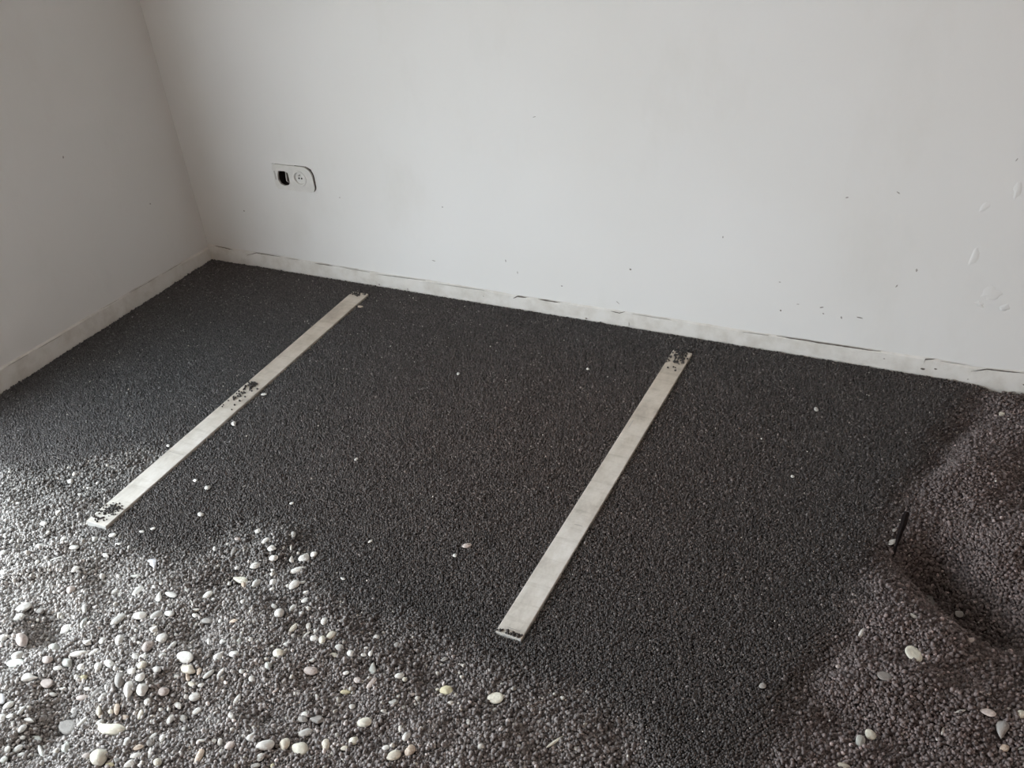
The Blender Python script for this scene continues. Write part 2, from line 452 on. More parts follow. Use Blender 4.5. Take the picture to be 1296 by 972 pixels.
    for r, y in prof[:-1]: rings.append([bm.verts.new((ccx+r*math.cos(2*math.pi*i/40), y, ccz+r*math.sin(2*math.pi*i/40))) for i in range(40)])
    for a, b in zip(rings[:-1], rings[1:]):
        for i in range(40): bm.faces.new((a[i], a[(i+1) % 40], b[(i+1) % 40], b[i]))
    bm.faces.new(rings[-1])
    ins = bm_obj('socket_insert', bm, M_PLATE, t)
    for dx in (-.0095, .0095):
        bm = bmesh.new(); bmesh.ops.create_cone(bm, cap_ends=True, segments=14, radius1=.0032, radius2=.0032, depth=.001)
        bmesh.ops.rotate(bm, verts=bm.verts, matrix=Matrix.Rotation(math.pi/2, 3, 'X')); bmesh.ops.translate(bm, verts=bm.verts, vec=(ccx+dx*.6, -.0024, ccz-.001))
        bm_obj('contact_hole', bm, M_HOLE, ins)
    bm = bmesh.new(); bmesh.ops.create_cone(bm, cap_ends=True, segments=14, radius1=.0024, radius2=.0020, depth=.010)
    bmesh.ops.rotate(bm, verts=bm.verts, matrix=Matrix.Rotation(math.pi/2, 3, 'X')); bmesh.ops.translate(bm, verts=bm.verts, vec=(ccx, -.006, ccz+.011))
    bm_obj('earth_pin', bm, M_BRASS, ins)
    return t
build_outlet()

# ------------------------------------------------------------------ gravel heightfield
def fbm(x, y, s, seed=0.0, octv=3):
    v = 0; a = 1; tot = 0
    for _ in range(octv):
        v += a*noise.noise(Vector((x*s+seed, y*s-seed, seed*1.7))); tot += a; a *= .5; s *= 2.1
    return v/tot

PAD_PX = [(-260,560),(-80,578),(0,592),(55,592),(100,588),(150,574),(200,566),(215,572),(120,662),(150,688),(190,702),(250,702),(285,676),(325,658),(375,664),(398,695),(403,735),(430,762),
          (520,788),(600,826),(680,852),(750,884),(805,925),(840,985),(850,1100),(930,1100),(955,985),(985,930),(1020,862),(1060,800),(1092,750),(1112,695),(1135,645),(1165,602),(1187,562),(1212,528),(1243,500),(1252,484)]
PAD = np.array([tuple(ground_at(*p).xy) for p in PAD_PX] + [(2.76, 0.3), (-0.3, 0.3), (-0.3, -1.0)])
SPLIT = ground_at(890, 1200).x

def poly_signed(px, py):
    """signed distance to the pad outline, positive inside (numpy)"""
    inside = np.zeros(px.shape, bool); dist = np.full(px.shape, 9.0)
    n = len(PAD)
    for i in range(n):
        x0, y0 = PAD[i]; x1, y1 = PAD[(i+1) % n]
        if y0 != y1:
            c = ((y0 > py) != (y1 > py)) & (px < (x1-x0)*(py-y0)/(y1-y0)+x0)
            inside ^= c
        dx, dy = x1-x0, y1-y0; L = dx*dx+dy*dy
        t = np.clip(((px-x0)*dx+(py-y0)*dy)/L, 0, 1)
        dist = np.minimum(dist, np.hypot(px-x0-t*dx, py-y0-t*dy))
    return np.where(inside, dist, -dist)

# pits (negative) and mounds (positive) in the loose gravel: x px, y px, half-size in m (along, across), heading, height
FORMS_PX = [(1188,704,.055,.070,-35,-.070),(1222,744,.085,.060,-38,-.060),(1264,790,.09,.055,-35,-.048),(1112,745,.10,.05,60,.016),(1175,800,.10,.05,-20,.012),(1240,590,.16,.07,60,.020),(1275,690,.12,.07,40,.016),
    (1205,545,.11,.035,55,-.020),(1190,585,.07,.03,60,-.014),(1095,860,.09,.05,10,.012),(1140,930,.10,.05,0,-.014),(1050,910,.06,.04,30,-.012),(1195,880,.13,.06,0,.010),(1280,850,.1,.05,10,-.012),
    (30,690,.07,.03,30,-.014),(128,735,.08,.035,-20,-.012),(62,792,.05,.045,0,-.022),(60,925,.05,.07,20,-.016),(75,880,.06,.04,10,-.014),(285,735,.05,.03,40,-.012),(250,800,.06,.04,-10,-.010),
    (30,730,.11,.022,40,.014),(60,700,.10,.018,35,.012),(10,795,.08,.03,20,.012),(100,612,.08,.02,10,-.008),(80,640,.08,.02,35,.008),(350,690,.06,.05,0,.008),(395,672,.04,.02,0,-.008),
    (180,850,.09,.06,0,.010),(330,770,.08,.05,0,.006),(230,900,.05,.05,0,-.008),(330,900,.07,.03,0,-.008),(470,800,.06,.04,0,-.005),(540,850,.05,.04,0,-.006),(780,960,.06,.04,0,-.010),(700,960,.05,.03,0,-.006),(640,950,.05,.04,0,.005),(380,830,.07,.05,0,.005),
    (120,700,.12,.02,25,.007),(440,870,.06,.03,0,-.007),(470,845,.04,.02,20,-.006)]
FORMS = [(ground_at(a, b).x, ground_at(a, b).y, c, d, math.radians(e), h) for a, b, c, d, e, h in FORMS_PX]

def height(px, py):
    """surface height (numpy arrays)"""
    sd = poly_signed(px, py) + 0.012*np.sin(px*31+py*17)*np.sin(py*43-px*11)
    loose = 1/(1+np.exp(np.clip(sd/np.where(px > 2.35, 0.020, 0.014), -30, 30)))
    z = np.zeros(px.shape)
    rightside = 1/(1+np.exp(-(px-2.35)/0.08))
    lo = 0.007*np.sin(px*13+1.3*np.sin(py*9))*np.sin(py*17+1.1*np.cos(px*11)) + 0.004*np.sin(px*37+py*23)*np.sin(py*41-px*19)
    out = np.clip(-sd, 0, .6)
    # left: spreads slightly below the pad; right: dips, then climbs into a low heap
    z_left = lo - 0.006 + 0.012*out
    z_right = lo*1.15 - 0.020*np.exp(-(out/0.07)) + 0.050*np.clip(out-0.03, 0, .5)
    z += loose*((1-rightside)*z_left + rightside*z_right)
    for fx, fy, a, b, an, h in FORMS:
        u = (px-fx)*math.cos(an)+(py-fy)*math.sin(an); v = -(px-fx)*math.sin(an)+(py-fy)*math.cos(an)
        z += loose*(2.0 if fx < 1.9 else 1.5)*h*np.exp(-(u/a)**2-(v/b)**2)
    z += (1-loose)*0.0012*np.sin(px*19+2*np.sin(py*7))*np.sin(py*15)
    return z, loose, rightside, sd

def h_at(x, y):
    return float(height(np.array([x]), np.array([y]))[0][0])

# ------------------------------------------------------------------ geometry nodes: grains instanced on the points of a gravel object
def grain_nodes():
    g = bpy.data.node_groups.new('gravel_grains', 'GeometryNodeTree')
    g.interface.new_socket('Geometry', in_out='INPUT', socket_type='NodeSocketGeometry')
    g.interface.new_socket('Geometry', in_out='OUTPUT', socket_type='NodeSocketGeometry')
    n = g.nodes; l = g.links
    gi = n.new('NodeGroupInput'); go = n.new('NodeGroupOutput')
    j = n.new('GeometryNodeGeometryToInstance')
    for k in range(5):
        ico = n.new('GeometryNodeMeshIcoSphere'); ico.inputs['Radius'].default_value = 0.5; ico.inputs['Subdivisions'].default_value = 2
        sp = n.new('GeometryNodeSetPosition')
        pos = n.new('GeometryNodeInputPosition'); nz = n.new('ShaderNodeTexNoise')
        nz.inputs['Scale'].default_value = 2.1 + 0.4*k; nz.inputs['Detail'].default_value = 1.0
        addv = n.new('ShaderNodeVectorMath'); addv.operation = 'ADD'; addv.inputs[1].default_value = (k*3.1, k*1.7, k*5.3)
        l.new(pos.outputs[0], addv.inputs[0]); l.new(addv.outputs[0], nz.inputs['Vector'])
        sub = n.new('ShaderNodeMath'); sub.operation = 'SUBTRACT'; sub.inputs[1].default_value = 0.5; l.new(nz.outputs['Fac'], sub.inputs[0])
        mul = n.new('ShaderNodeMath'); mul.operation = 'MULTIPLY'; mul.inputs[1].default_value = 1.1; l.new(sub.outputs[0], mul.inputs[0])
        sc = n.new('ShaderNodeVectorMath'); sc.operation = 'SCALE'; l.new(pos.outputs[0], sc.inputs[0]); l.new(mul.outputs[0], sc.inputs['Scale'])
        l.new(ico.outputs['Mesh'], sp.inputs['Geometry']); l.new(sc.outputs[0], sp.inputs['Offset'])
        ss = n.new('GeometryNodeSetShadeSmooth'); ss.inputs['Shade Smooth'].default_value = True; l.new(sp.outputs[0], ss.inputs[0])
        sm = n.new('GeometryNodeSetMaterial'); sm.inputs['Material'].default_value = M_GRAIN; l.new(ss.outputs[0], sm.inputs['Geometry'])
        l.new(sm.outputs[0], j.inputs[0])
    def attr(name, typ):
        a = n.new('GeometryNodeInputNamedAttribute'); a.data_type = typ; a.inputs['Name'].default_value = name
        return [o for o in a.outputs if o.enabled and o.name == 'Attribute'][0]
    iop = n.new('GeometryNodeInstanceOnPoints')
    l.new(gi.outputs[0], iop.inputs['Points']); l.new(j.outputs[0], iop.inputs['Instance'])
    l.new(attr('is_grain', 'BOOLEAN'), iop.inputs['Selection'])
    iop.inputs['Pick Instance'].default_value = True
    l.new(attr('pick', 'INT'), iop.inputs['Instance Index'])
    l.new(attr('turn', 'FLOAT_VECTOR'), iop.inputs['Rotation']); l.new(attr('size', 'FLOAT_VECTOR'), iop.inputs['Scale'])
    jo = n.new('GeometryNodeJoinGeometry'); l.new(gi.outputs[0], jo.inputs[0]); l.new(iop.outputs[0], jo.inputs[0])
    l.new(jo.outputs[0], go.inputs[0])
    return g
GRAIN_GROUP = grain_nodes()

def gravel_object(name, bed_v, bed_f, bed_c, gp, gs, gt):
    """bed mesh + grain points in ONE object"""
    nb, ng = len(bed_v), len(gp)
    me = bpy.data.meshes.new(name)
    V = np.vstack([bed_v, gp]) if nb else gp
    me.vertices.add(nb+ng); me.vertices.foreach_set('co', V.astype(np.float32).ravel())
    if nb:
        nf = len(bed_f)
        me.loops.add(nf*4); me.polygons.add(nf)
        me.loops.foreach_set('vertex_index', bed_f.astype(np.int32).ravel())
        me.polygons.foreach_set('loop_start', (np.arange(nf)*4).astype(np.int32))
    me.update(calc_edges=True)
    r = np.random.default_rng(len(name)+ng)
    a = me.attributes.new('is_grain', 'BOOLEAN', 'POINT'); a.data.foreach_set('value', np.arange(nb+ng) >= nb)
    a = me.attributes.new('pick', 'INT', 'POINT'); a.data.foreach_set('value', r.integers(0, 5, nb+ng).astype(np.int32))
    a = me.attributes.new('turn', 'FLOAT_VECTOR', 'POINT'); a.data.foreach_set('vector', r.uniform(-3.14, 3.14, (nb+ng)*3).astype(np.float32))
    sz = np.ones((nb+ng, 3), np.float32); sz[nb:] = gs
    a = me.attributes.new('size', 'FLOAT_VECTOR', 'POINT'); a.data.foreach_set('vector', sz.ravel())
    tn = np.ones((nb+ng, 4), np.float32); tn[nb:, :3] = gt
    if nb: tn[:nb, :3] = bed_c
    a = me.attributes.new('tone', 'FLOAT_COLOR', 'POINT'); a.data.foreach_set('color', tn.ravel())
    a = me.attributes.new('bed_tone', 'FLOAT_COLOR', 'POINT'); a.data.foreach_set('color', tn.ravel())
    me.materials.append(M_BED); me.materials.append(M_GRAIN)
    if nb: me.shade_smooth()
    o = bpy.data.objects.new(name, me); COL.objects.link(o)
    mod = o.modifiers.new('grains', 'NODES'); mod.node_group = GRAIN_GROUP
    return o

# ------------------------------------------------------------------ pebbles read off the photograph
# per block: origin of the crop and its magnification, then  x y length width heading colour shape  (crop pixels)
BLOCKS = [((0,660), 7.476, """
30 300 80 55 30 W o|30 480 85 50 20 W o|115 195 60 35 35 P o|50 130 60 40 50 W a|375 235 100 70 30 W a|455 105 60 35 45 W e|600 165 70 40 30 W o|280 285 50 35 20 P r
90 400 55 30 45 P o|330 335 60 40 50 W a|550 335 165 16 22 W s|700 245 100 50 5 P o|710 450 90 50 30 W o|900 165 70 50 40 P a|980 165 55 30 0 P o|1065 130 80 45 10 W o
1120 213 70 28 5 W e|1000 310 70 45 -10 W t|970 520 65 60 90 W r|670 645 98 75 35 K o|1085 665 90 45 35 W o|800 830 90 50 95 P o|220 815 180 85 20 W o|385 850 95 60 15 G o
175 915 130 70 30 W o|360 940 42 34 60 W r|1120 925 180 75 35 P o"""),
((140,660), 7.476, """
405 400 118 92 -65 L t|235 515 100 35 5 P e|295 95 50 25 5 W o|400 68 50 28 15 W o|170 245 42 24 80 W o|985 258 46 35 80 P o|1165 285 90 50 55 G o|1200 165 60 40 0 K o
260 655 140 70 30 P o|460 710 105 65 70 W t|570 690 125 55 -15 P o|715 645 72 36 -60 W e|765 765 72 24 -65 W e|410 615 42 35 0 W r|475 588 36 28 0 W o|920 695 115 65 40 W o
970 738 42 30 20 W o|550 795 50 26 20 W a|275 890 135 78 10 W o|430 885 135 65 30 P o|555 870 100 62 -5 P o|800 838 85 32 5 W e|800 888 60 46 0 W o|915 938 125 66 0 G o
1040 940 50 40 20 P a|1165 940 90 40 15 O a"""),
((280,660), 7.476, """
345 92 65 50 30 W a|415 185 95 45 35 W o|480 250 90 60 15 W a|500 150 45 20 65 W e|495 345 92 66 15 W r|680 125 75 50 85 W o|660 245 50 24 80 W e|665 350 72 46 90 W t
790 335 115 90 30 P t|875 310 72 60 30 W o|720 460 160 56 20 W e|320 415 105 60 20 W o|190 555 165 70 -10 C a|330 585 112 60 40 P o|485 460 40 26 0 W r|490 575 76 55 40 W o
480 640 60 35 30 W o|690 600 120 75 35 W o|770 575 64 30 20 P o|800 675 60 45 30 W a|795 745 82 50 25 W o|825 825 50 45 0 W r|500 800 62 50 -40 P o|550 870 102 90 40 W r
675 820 95 50 45 P o|760 865 60 50 30 P a|205 755 65 40 35 W t|75 585 50 45 0 W a|975 945 85 66 60 W o|1150 540 50 25 -25 P o|150 440 50 34 30 W o|215 600 75 50 -70 O a"""),
((0,750), 7.476, """
205 445 140 118 -60 K r|30 425 90 60 30 W o|630 340 150 88 30 W a|790 290 115 62 65 T a|510 520 108 86 0 T o|450 635 108 82 15 K o|825 475 95 65 10 W a|975 455 90 65 30 W o
1130 450 115 86 60 W o|735 580 190 62 12 W e|885 565 112 45 30 W e|640 665 110 92 0 T a|545 715 95 46 10 W o|770 705 86 65 20 W a|930 700 88 72 50 W o|1035 670 112 76 -20 P o
1095 720 60 52 0 W r|165 600 125 85 25 P o|150 670 175 80 10 T f|285 800 165 80 10 W t|445 860 120 92 10 K f|725 800 60 55 0 W r|790 805 82 56 25 Y o|1130 825 160 96 75 G o
830 910 76 45 0 W a|600 915 80 36 10 W a|1005 890 56 35 75 W o"""),
((140,750), 7.476, """
350 510 142 96 50 K a|410 350 95 70 25 W a|485 435 116 90 30 W o|240 360 40 38 0 W r|265 475 45 35 0 W r|620 400 42 35 0 W r|570 515 150 46 50 P e|490 595 80 50 30 P a
705 612 158 112 -5 W f|735 725 150 100 -10 B a|728 795 78 46 -80 O a|838 745 76 50 70 O o|930 770 140 50 40 P e|1045 755 120 40 50 W e|930 465 66 40 90 W o|1070 460 85 50 15 P t
1030 595 132 75 45 W t|1165 580 102 66 5 W o|1215 460 75 52 70 T a|240 600 82 66 0 W a|310 610 90 60 10 W o|298 690 106 80 30 B o|435 730 88 70 0 W o|200 745 86 60 20 W o
280 800 112 80 40 W a|170 910 162 95 75 W o|298 910 142 108 60 W a|500 935 112 90 20 K o|770 865 80 56 -10 B o|855 875 70 36 20 W o|620 795 60 35 30 P o|1240 745 56 50 0 P o"""),
((280,750), 7.476, """
685 335 120 55 42 B e|825 320 75 50 80 W o|895 360 50 40 0 W r|800 405 105 26 42 P e|875 435 76 65 0 W o|955 450 82 64 70 C o|1040 405 110 70 30 B o|975 285 96 68 85 W o
1115 520 86 70 10 P o|1070 590 75 45 -15 B o|1225 575 76 70 0 W a|540 572 112 90 10 C r|445 690 90 70 80 T a|290 815 66 60 0 W r|620 485 75 40 15 W o|275 445 56 48 30 W a
865 640 70 45 20 P a|845 740 142 86 -5 K o|1180 760 62 40 10 W o|1175 940 100 50 5 Y o|505 935 60 25 30 K e"""),
((0,842), 7.476, """
80 380 122 60 35 W o|5 320 105 95 80 L r|20 490 82 60 20 W o|92 480 76 40 20 W o|200 430 112 46 45 P e|500 280 76 46 -5 W o|785 305 136 56 8 K e|910 260 118 60 30 G o
970 300 112 55 50 P o|275 520 110 50 -10 W t|210 600 112 60 45 P o|645 585 182 152 0 G f|788 525 160 40 45 P e|690 430 56 44 80 W a|1050 605 265 118 0 C b|1105 415 110 60 80 O o
935 430 105 58 80 B t|955 480 60 30 40 O e|1050 440 60 50 0 B r|945 540 90 50 30 P o|1185 495 70 56 0 O o|355 695 110 55 -15 T a|215 690 60 40 20 W o|390 820 142 52 -70 P o
170 790 122 60 35 P o|70 800 82 60 60 W o|620 780 112 82 70 T a|935 870 190 152 50 C o|1195 730 120 66 60 P a|1040 940 90 46 0 Y o|1115 905 90 70 0 G a|1230 930 130 70 30 W o
35 900 90 60 40 T o|200 850 80 45 20 P o|815 860 92 60 20 K o"""),
((140,842), 7.476, """
350 345 82 65 40 W o|475 420 50 36 0 W r|550 420 45 40 90 W r|640 380 80 60 -30 W a|285 465 112 56 65 B e|385 530 60 35 60 W o|565 510 112 60 60 W o|685 500 80 68 0 P o
795 300 116 80 20 W o|815 435 110 60 30 W o|1200 320 112 45 50 W e|1140 480 85 62 -70 W o|490 690 82 56 60 W o|395 675 110 38 35 P e|370 735 80 68 0 G o|265 775 120 55 20 O a
240 855 122 55 20 W o|375 830 112 45 75 W e|445 920 88 80 40 C r|840 860 155 66 60 O e|855 715 86 36 0 W e|975 720 60 45 60 W o|1035 725 82 50 75 W o|1125 765 122 76 40 K o
1040 815 56 35 60 W o"""),
((280,842), 7.476, """
290 670 112 76 50 W t|415 755 182 98 12 W o|600 745 122 96 60 B o|745 785 168 128 -10 C o|990 755 120 80 85 B o|790 460 70 46 20 W o|778 505 105 75 0 G a|915 515 150 80 0 G a
795 640 150 76 20 P o|1165 785 76 50 10 B o|370 870 92 66 50 W o|485 955 56 42 80 Y o|1155 905 66 22 -50 W s|1040 580 56 22 35 W e|320 950 100 50 10 P o"""),
((420,842), 7.476, """
240 140 72 60 0 K o|375 170 132 56 45 K e|640 100 96 60 15 W o|690 135 50 46 0 C r|1085 238 134 96 -5 Y a|998 230 36 32 0 C r|585 350 96 60 10 P a|490 430 56 36 0 W a
190 390 60 50 0 P o|305 540 152 92 12 C o|205 715 96 76 25 C o|705 675 102 66 50 P a|740 805 124 88 50 O o|510 780 76 50 10 W o|585 855 146 96 25 B o|750 280 75 42 10 K o"""),
((420,750), 7.476, """
420 425 66 60 20 W o|325 525 50 30 0 W r|300 590 56 36 0 W o|365 575 62 44 75 W a|388 715 120 76 75 T t|620 495 70 60 0 G o|1065 630 76 40 20 G o"""),
((560,842), 7.476, """
500 312 158 112 0 C f|245 535 60 42 100 W a|1070 720 220 32 38 C s|1135 310 50 45 0 P r"""),
((1040,842), 7.476, """
600 105 155 82 -10 G f|460 655 124 88 -40 C o|365 720 132 96 80 T o|1145 625 82 28 75 W e|210 950 130 60 -20 B e|155 10 50 36 0 K r"""),
((1126,842), 7.476, """
930 445 160 66 -20 K o|1065 605 185 130 -85 G t|1085 785 96 76 0 O o|1245 465 95 90 0 C o|1245 785 72 20 20 T s|670 432 110 26 15 P e|1125 410 60 28 15 W a|880 265 155 30 -10 K s"""),
((1000,750), 4.378, """
685 343 118 76 -48 C f|395 225 64 26 60 W a|685 130 48 22 -30 P e|1000 262 42 36 0 K a|935 130 56 44 0 G a"""),
((0,0), 1.0, """
591 690.5 12.5 6.5 15 K o|576 703 6 5 0 P a|965 868 9.5 7 0 G o|1003 603 5 4 0 W a|1129 686 12 7 25 P a|1132 671 6 4 20 P a|90 610 9 8 60 W a|101 626 6 4 0 W a|74 649 10 7 30 W a
55 663 10 6 10 W o|112 618 6 4 0 W a|263 617 9 7 20 P a|254 651 8 6 0 W o|247 608 4 6 80 W a|213 564 5 4 0 W a|296 536 7 6 0 P a|334 499 8 3.5 5 P e|451 581 6 3.5 40 W e
456 388 7 3 5 O e|1033 518 6 5 -30 P a|1268 524 9.5 5.5 0 B a|469 685 7 3.5 35 W e|369 637 6 3.5 20 W e|744 467 4 3 0 W a|580 473 4 4 0 P a"""),
]

# hand-written labels for the stones that stand out: (px, py) of the stone -> label
SPECIAL = {
 (140.4,923): 'big ivory bean-shaped pebble, largest stone of the left foreground',
 (125,958): 'big ivory egg-shaped pebble at the bottom edge, below the bean-shaped one',
 (86.3,920): 'big warm grey disc-shaped pebble, left of the ivory bean-shaped pebble',
 (105.4,912): 'thin pale grey sliver of stone touching the big grey disc-shaped pebble',
 (234.3,831.9): 'large white flat-topped pebble with squared outline, above the cream and ochre one',
 (238.3,847): 'cream pebble with blunt outline directly under the large white squared pebble',
 (237.4,856.3): 'small ochre chip hanging below the blunt cream pebble',
 (252,849.7): 'small ochre oval pebble at the right side of the blunt cream pebble',
 (162.7,871.7): 'large upright white oval pebble in the crowded cluster at left',
 (179.9,871.7): 'large white angular pebble with a dark right face, in the crowded cluster',
 (151.2,860.3): 'dark grey oval pebble left of the large upright white oval pebble',
 (335.5,943): 'long white oval pebble leading the row of smooth pebbles at bottom',
 (360.3,941.7): 'cream roundish pebble second in the bottom row of smooth pebbles',
 (379.7,947): 'large ivory pebble with shaded right end, third in the bottom row',
 (412.4,943): 'upright cream oval pebble at the right end of the bottom row',
 (460.8,914.2): 'cream rounded-oblong pebble standing alone above the bottom row',
 (498.3,956.4): 'beige oblong pebble at the bottom, touching the orange-brown one',
 (519,949.7): 'orange-brown oval pebble right of the beige oblong one at bottom',
 (565.1,873.8): 'bright yellow flat stone at bottom centre',
 (553.5,872.8): 'tiny ivory round pebble just left of the bright yellow stone',
 (626.9,883.7): 'ivory disc-shaped pebble right of the bright yellow stone',
 (703.1,938.3): 'thin ivory sliver standing on its edge, right of the other bottom pebbles',
 (592.8,913.6): 'small white angular chip between the ivory disc pebble and the bottom edge',
 (194.2,713.5): 'bluish grey triangular stone at the edge of the levelled gravel, below left bar',
 (305.4,734.2): 'ivory angular stone with an ochre lower side, above the left pebble field',
 (308.8,740.3): 'ochre chip under the ivory angular stone',
 (376.3,721.5): 'long white finger-shaped pebble at the right border of the pebble field',
 (385.7,704.8): 'pale grey triangular pebble above the long finger-shaped one',
 (397,701.5): 'white pebble touching the right side of the pale grey triangular pebble',
 (372.3,740.3): 'white broad oval pebble under the long finger-shaped one',
 (59.5,865): 'flat pink disc-shaped pebble in the left foreground',
 (27.4,809.5): 'large pinkish round pebble near the left edge of the picture',
 (105.7,857.7): 'yellowish oval pebble right of the flat pink disc',
 (38.1,857): 'white wedge-shaped pebble left of the flat pink disc',
 (20.1,839.6): 'greenish grey flat layered stone near the left edge',
 (22.1,830.3): 'pale grey pebble lying on the greenish layered stone',
 (84.3,795.5): 'white flat angular stone with a sharp lower edge, upper left of pebble field',
 (149.8,783.7): 'large pale oval pebble leaning uphill at the top of the crowded cluster',
 (352.2,826.5): 'ivory round pebble alone on dark gravel in the middle of the pebble field',
 (252.4,957): 'long orange-brown stone standing near the bottom edge',
 (29.4,769): 'large white long pebble by the left edge in the brightest gravel',
 (1156.5,828.3): 'ivory almond-shaped flat pebble on the right heap',
 (1120.3,856): 'dark grey flat pebble half buried below the ivory almond-shaped one',
 (1101.5,929.6): 'ivory oval pebble, right one of a touching pair on the right heap',
 (1088.8,938.3): 'greenish grey pebble, left one of a touching pair on the right heap',
 (1268.5,922.9): 'grey triangular flat stone pointing down, near the bottom right corner',
 (1271.1,947): 'ochre pebble under the grey triangular stone at bottom right',
 (1250.4,901.5): 'pinkish grey oval pebble above the grey triangular stone',
 (1292.5,904.2): 'ivory pebble cut by the right edge of the picture',
 (1292.5,947): 'pale greenish sliver at the right edge of the picture',
 (1193.2,925.6): 'thin white upright splinter between the right pebble pair and the triangular stone',
 (1068.1,969): 'cream long pebble at the bottom edge, left of the right pebble pair',
 (1060.7,843.3): 'small pinkish pebble at the border between levelled gravel and right heap',
 (1215.6,899.8): 'thin pale flake left of the pinkish grey oval pebble on the right heap',
 (1243.7,877.4): 'long thin pinkish flake lying in the right heap above the oval pebble',
 (1276.5,896.8): 'small white chip between pinkish oval pebble and right picture edge',
 (1090.2,801.4): 'small white crumb at the left border of the right heap',
 (1156.5,779.7): 'small pale flake above the ivory almond-shaped pebble',
 (1228.4,809.8): 'small pinkish angular stone at the lower rim of the footprint hollow',
 (1213.6,779.7): 'grey angular stone inside the footprint hollow',
 (591,690.5): 'pinkish oval pebble alone on levelled gravel between the two bars',
 (576,703): 'small pale chip just below the pinkish pebble between the bars',
 (965,868): 'small grey pebble alone on levelled gravel at lower right',
 (1003,603): 'tiny bright white chip on levelled gravel right of the right bar',
 (1129,686): 'pale chip at the foot of the black splinter',
 (1132,671): 'small pale chip left of the black splinter, upper of two',
 (90,610): 'white angular chip left of the near half of the left bar',
 (74,649): 'white chip left of the near end of the left bar',
 (55,663): 'white oval chip farther left of the near end of the left bar',
 (101,626): 'small white chip just below the white angular chip left of the left bar',
 (112,618): 'tiny white chip nearest the left side of the left bar',
 (263,617): 'small pale angular stone on levelled gravel right of the left bar',
 (254,651): 'small white stone lowest on the levelled gravel right of the left bar',
 (247,608): 'tiny upright white crumb beside the small pale angular stone',
 (213,564): 'tiny white crumb touching the left edge of the left bar',
 (296,536): 'small pale stone right of the spilled grains on the left bar',
 (334,499): 'thin pale chip at the right edge of the left bar, halfway along',
 (451,581): 'tiny white elongated chip midway between the two bars',
 (456,388): 'small ochre flake beside the far end of the left bar',
 (1033,518): 'small pale chip near the far wall, right of the right bar',
 (1268,524): 'cream chip on the right heap near the far wall',
 (469,685): 'small white elongated chip left of the pinkish pebble between the bars',
 (369,637): 'small white chip above the pebble field, right of the left bar',
 (744,467): 'tiny white crumb left of the far end of the right bar',
 (580,473): 'tiny pale crumb near the far wall between the bars',
 (73.6,705): 'thin white straight sliver in the bright gravel, upper left of pebble field',
 (434.5,963.1): 'thin white splinter at the bottom, below the cream oblong pebble',
}

def base_mesh(kind, seed):
    bm = bmesh.new(); bmesh.ops.create_icosphere(bm, subdivisions=3, radius=1.0)
    r = random.Random(seed); sd = Vector((seed*3.3, seed*1.9, seed*7.1))
    if kind in 'at': cuts = [(Vector((r.uniform(-1,1), r.uniform(-1,1), r.uniform(-.6,1))).normalized(), r.uniform(.60,.82)) for _ in range(8)]
    elif kind == 'f': cuts = [(Vector((r.uniform(-.15,.15), r.uniform(-.15,.15), 1)).normalized(), .62)]
    else: cuts = [(Vector((r.uniform(-1,1), r.uniform(-1,1), r.uniform(0,1))).normalized(), r.uniform(.80,.92)) for _ in range(3)]
    for v in bm.verts:
        p = v.co.copy()
        for n_, c in cuts:
            d = p.dot(n_)
            if d > c: p -= n_*(d-c)*.88
        p *= 1 + .10*noise.noise(p*1.1+sd) + (.05*noise.noise(p*2.7+sd) if kind == 'a' else .02*noise.noise(p*3+sd))
        if kind == 't':
            t = (p.x+1)/2; p.y *= 1.28-1.0*t; p.x *= 1.05
        elif kind == 'b':
            p.y += .30*p.x*p.x-.1; p.y *= .95
        elif kind == 's':
            p.y *= .9*(1-.25*p.x)
        elif kind == 'o':
            p.y *= 1+.14*p.x
        v.co = p
    # normalise to unit half extents
    for ax in range(3):
        lo = min(v.co[ax] for v in bm.verts); hi = max(v.co[ax] for v in bm.verts)
        for v in bm.verts: v.co[ax] = (v.co[ax]-(lo+hi)/2)*2/(hi-lo)
    me = bpy.data.meshes.new('pebble'); bm.to_mesh(me); bm.free(); me.shade_smooth()
    me.materials.append(STONES['W'][0])
    return me
MESHES = {k: [base_mesh(k, i*7+ord(k)) for i in range(n)] for k, n in (('o',6),('r',3),('a',5),('t',3),('e',3),('f',2),('b',1),('s',2))}

def fit(px, py, L, Wd, ang, z, thick):
    """axes and yaw of a ground-lying ellipsoid whose outline is the given image ellipse"""
    c = ground_at(px, py, z); e = .001
    p0 = project(c)
    J = np.array([[*(project(c+Vector(d)*e)-p0)] for d in ((1,0,0),(0,1,0),(0,0,1))]).T/e
    a = math.radians(ang); u = np.array([math.cos(a), -math.sin(a)]); v = np.array([math.sin(a), math.cos(a)])
    Sg = (L/2)**2*np.outer(u, u)+(Wd/2)**2*np.outer(v, v)
    mpp = 1/np.linalg.norm(J[:, 0])
    cc = thick*Wd/2*mpp
    Ji = np.linalg.inv(J[:, :2])
    for _ in range(12):
        G = Ji@(Sg-cc*cc*np.outer(J[:, 2], J[:, 2]))@Ji.T
        w, Q = np.linalg.eigh(G)
        if w[0] > (0.8*cc)**2: break
        cc *= .82
    b_, a_ = math.sqrt(max(w[0], 1e-7)), math.sqrt(max(w[1], 1e-7))
    ax = Q[:, 1]; d = Ji@u
    if ax@d < 0: ax = -ax
    return c, a_, b_, cc, math.atan2(ax[1], ax[0])

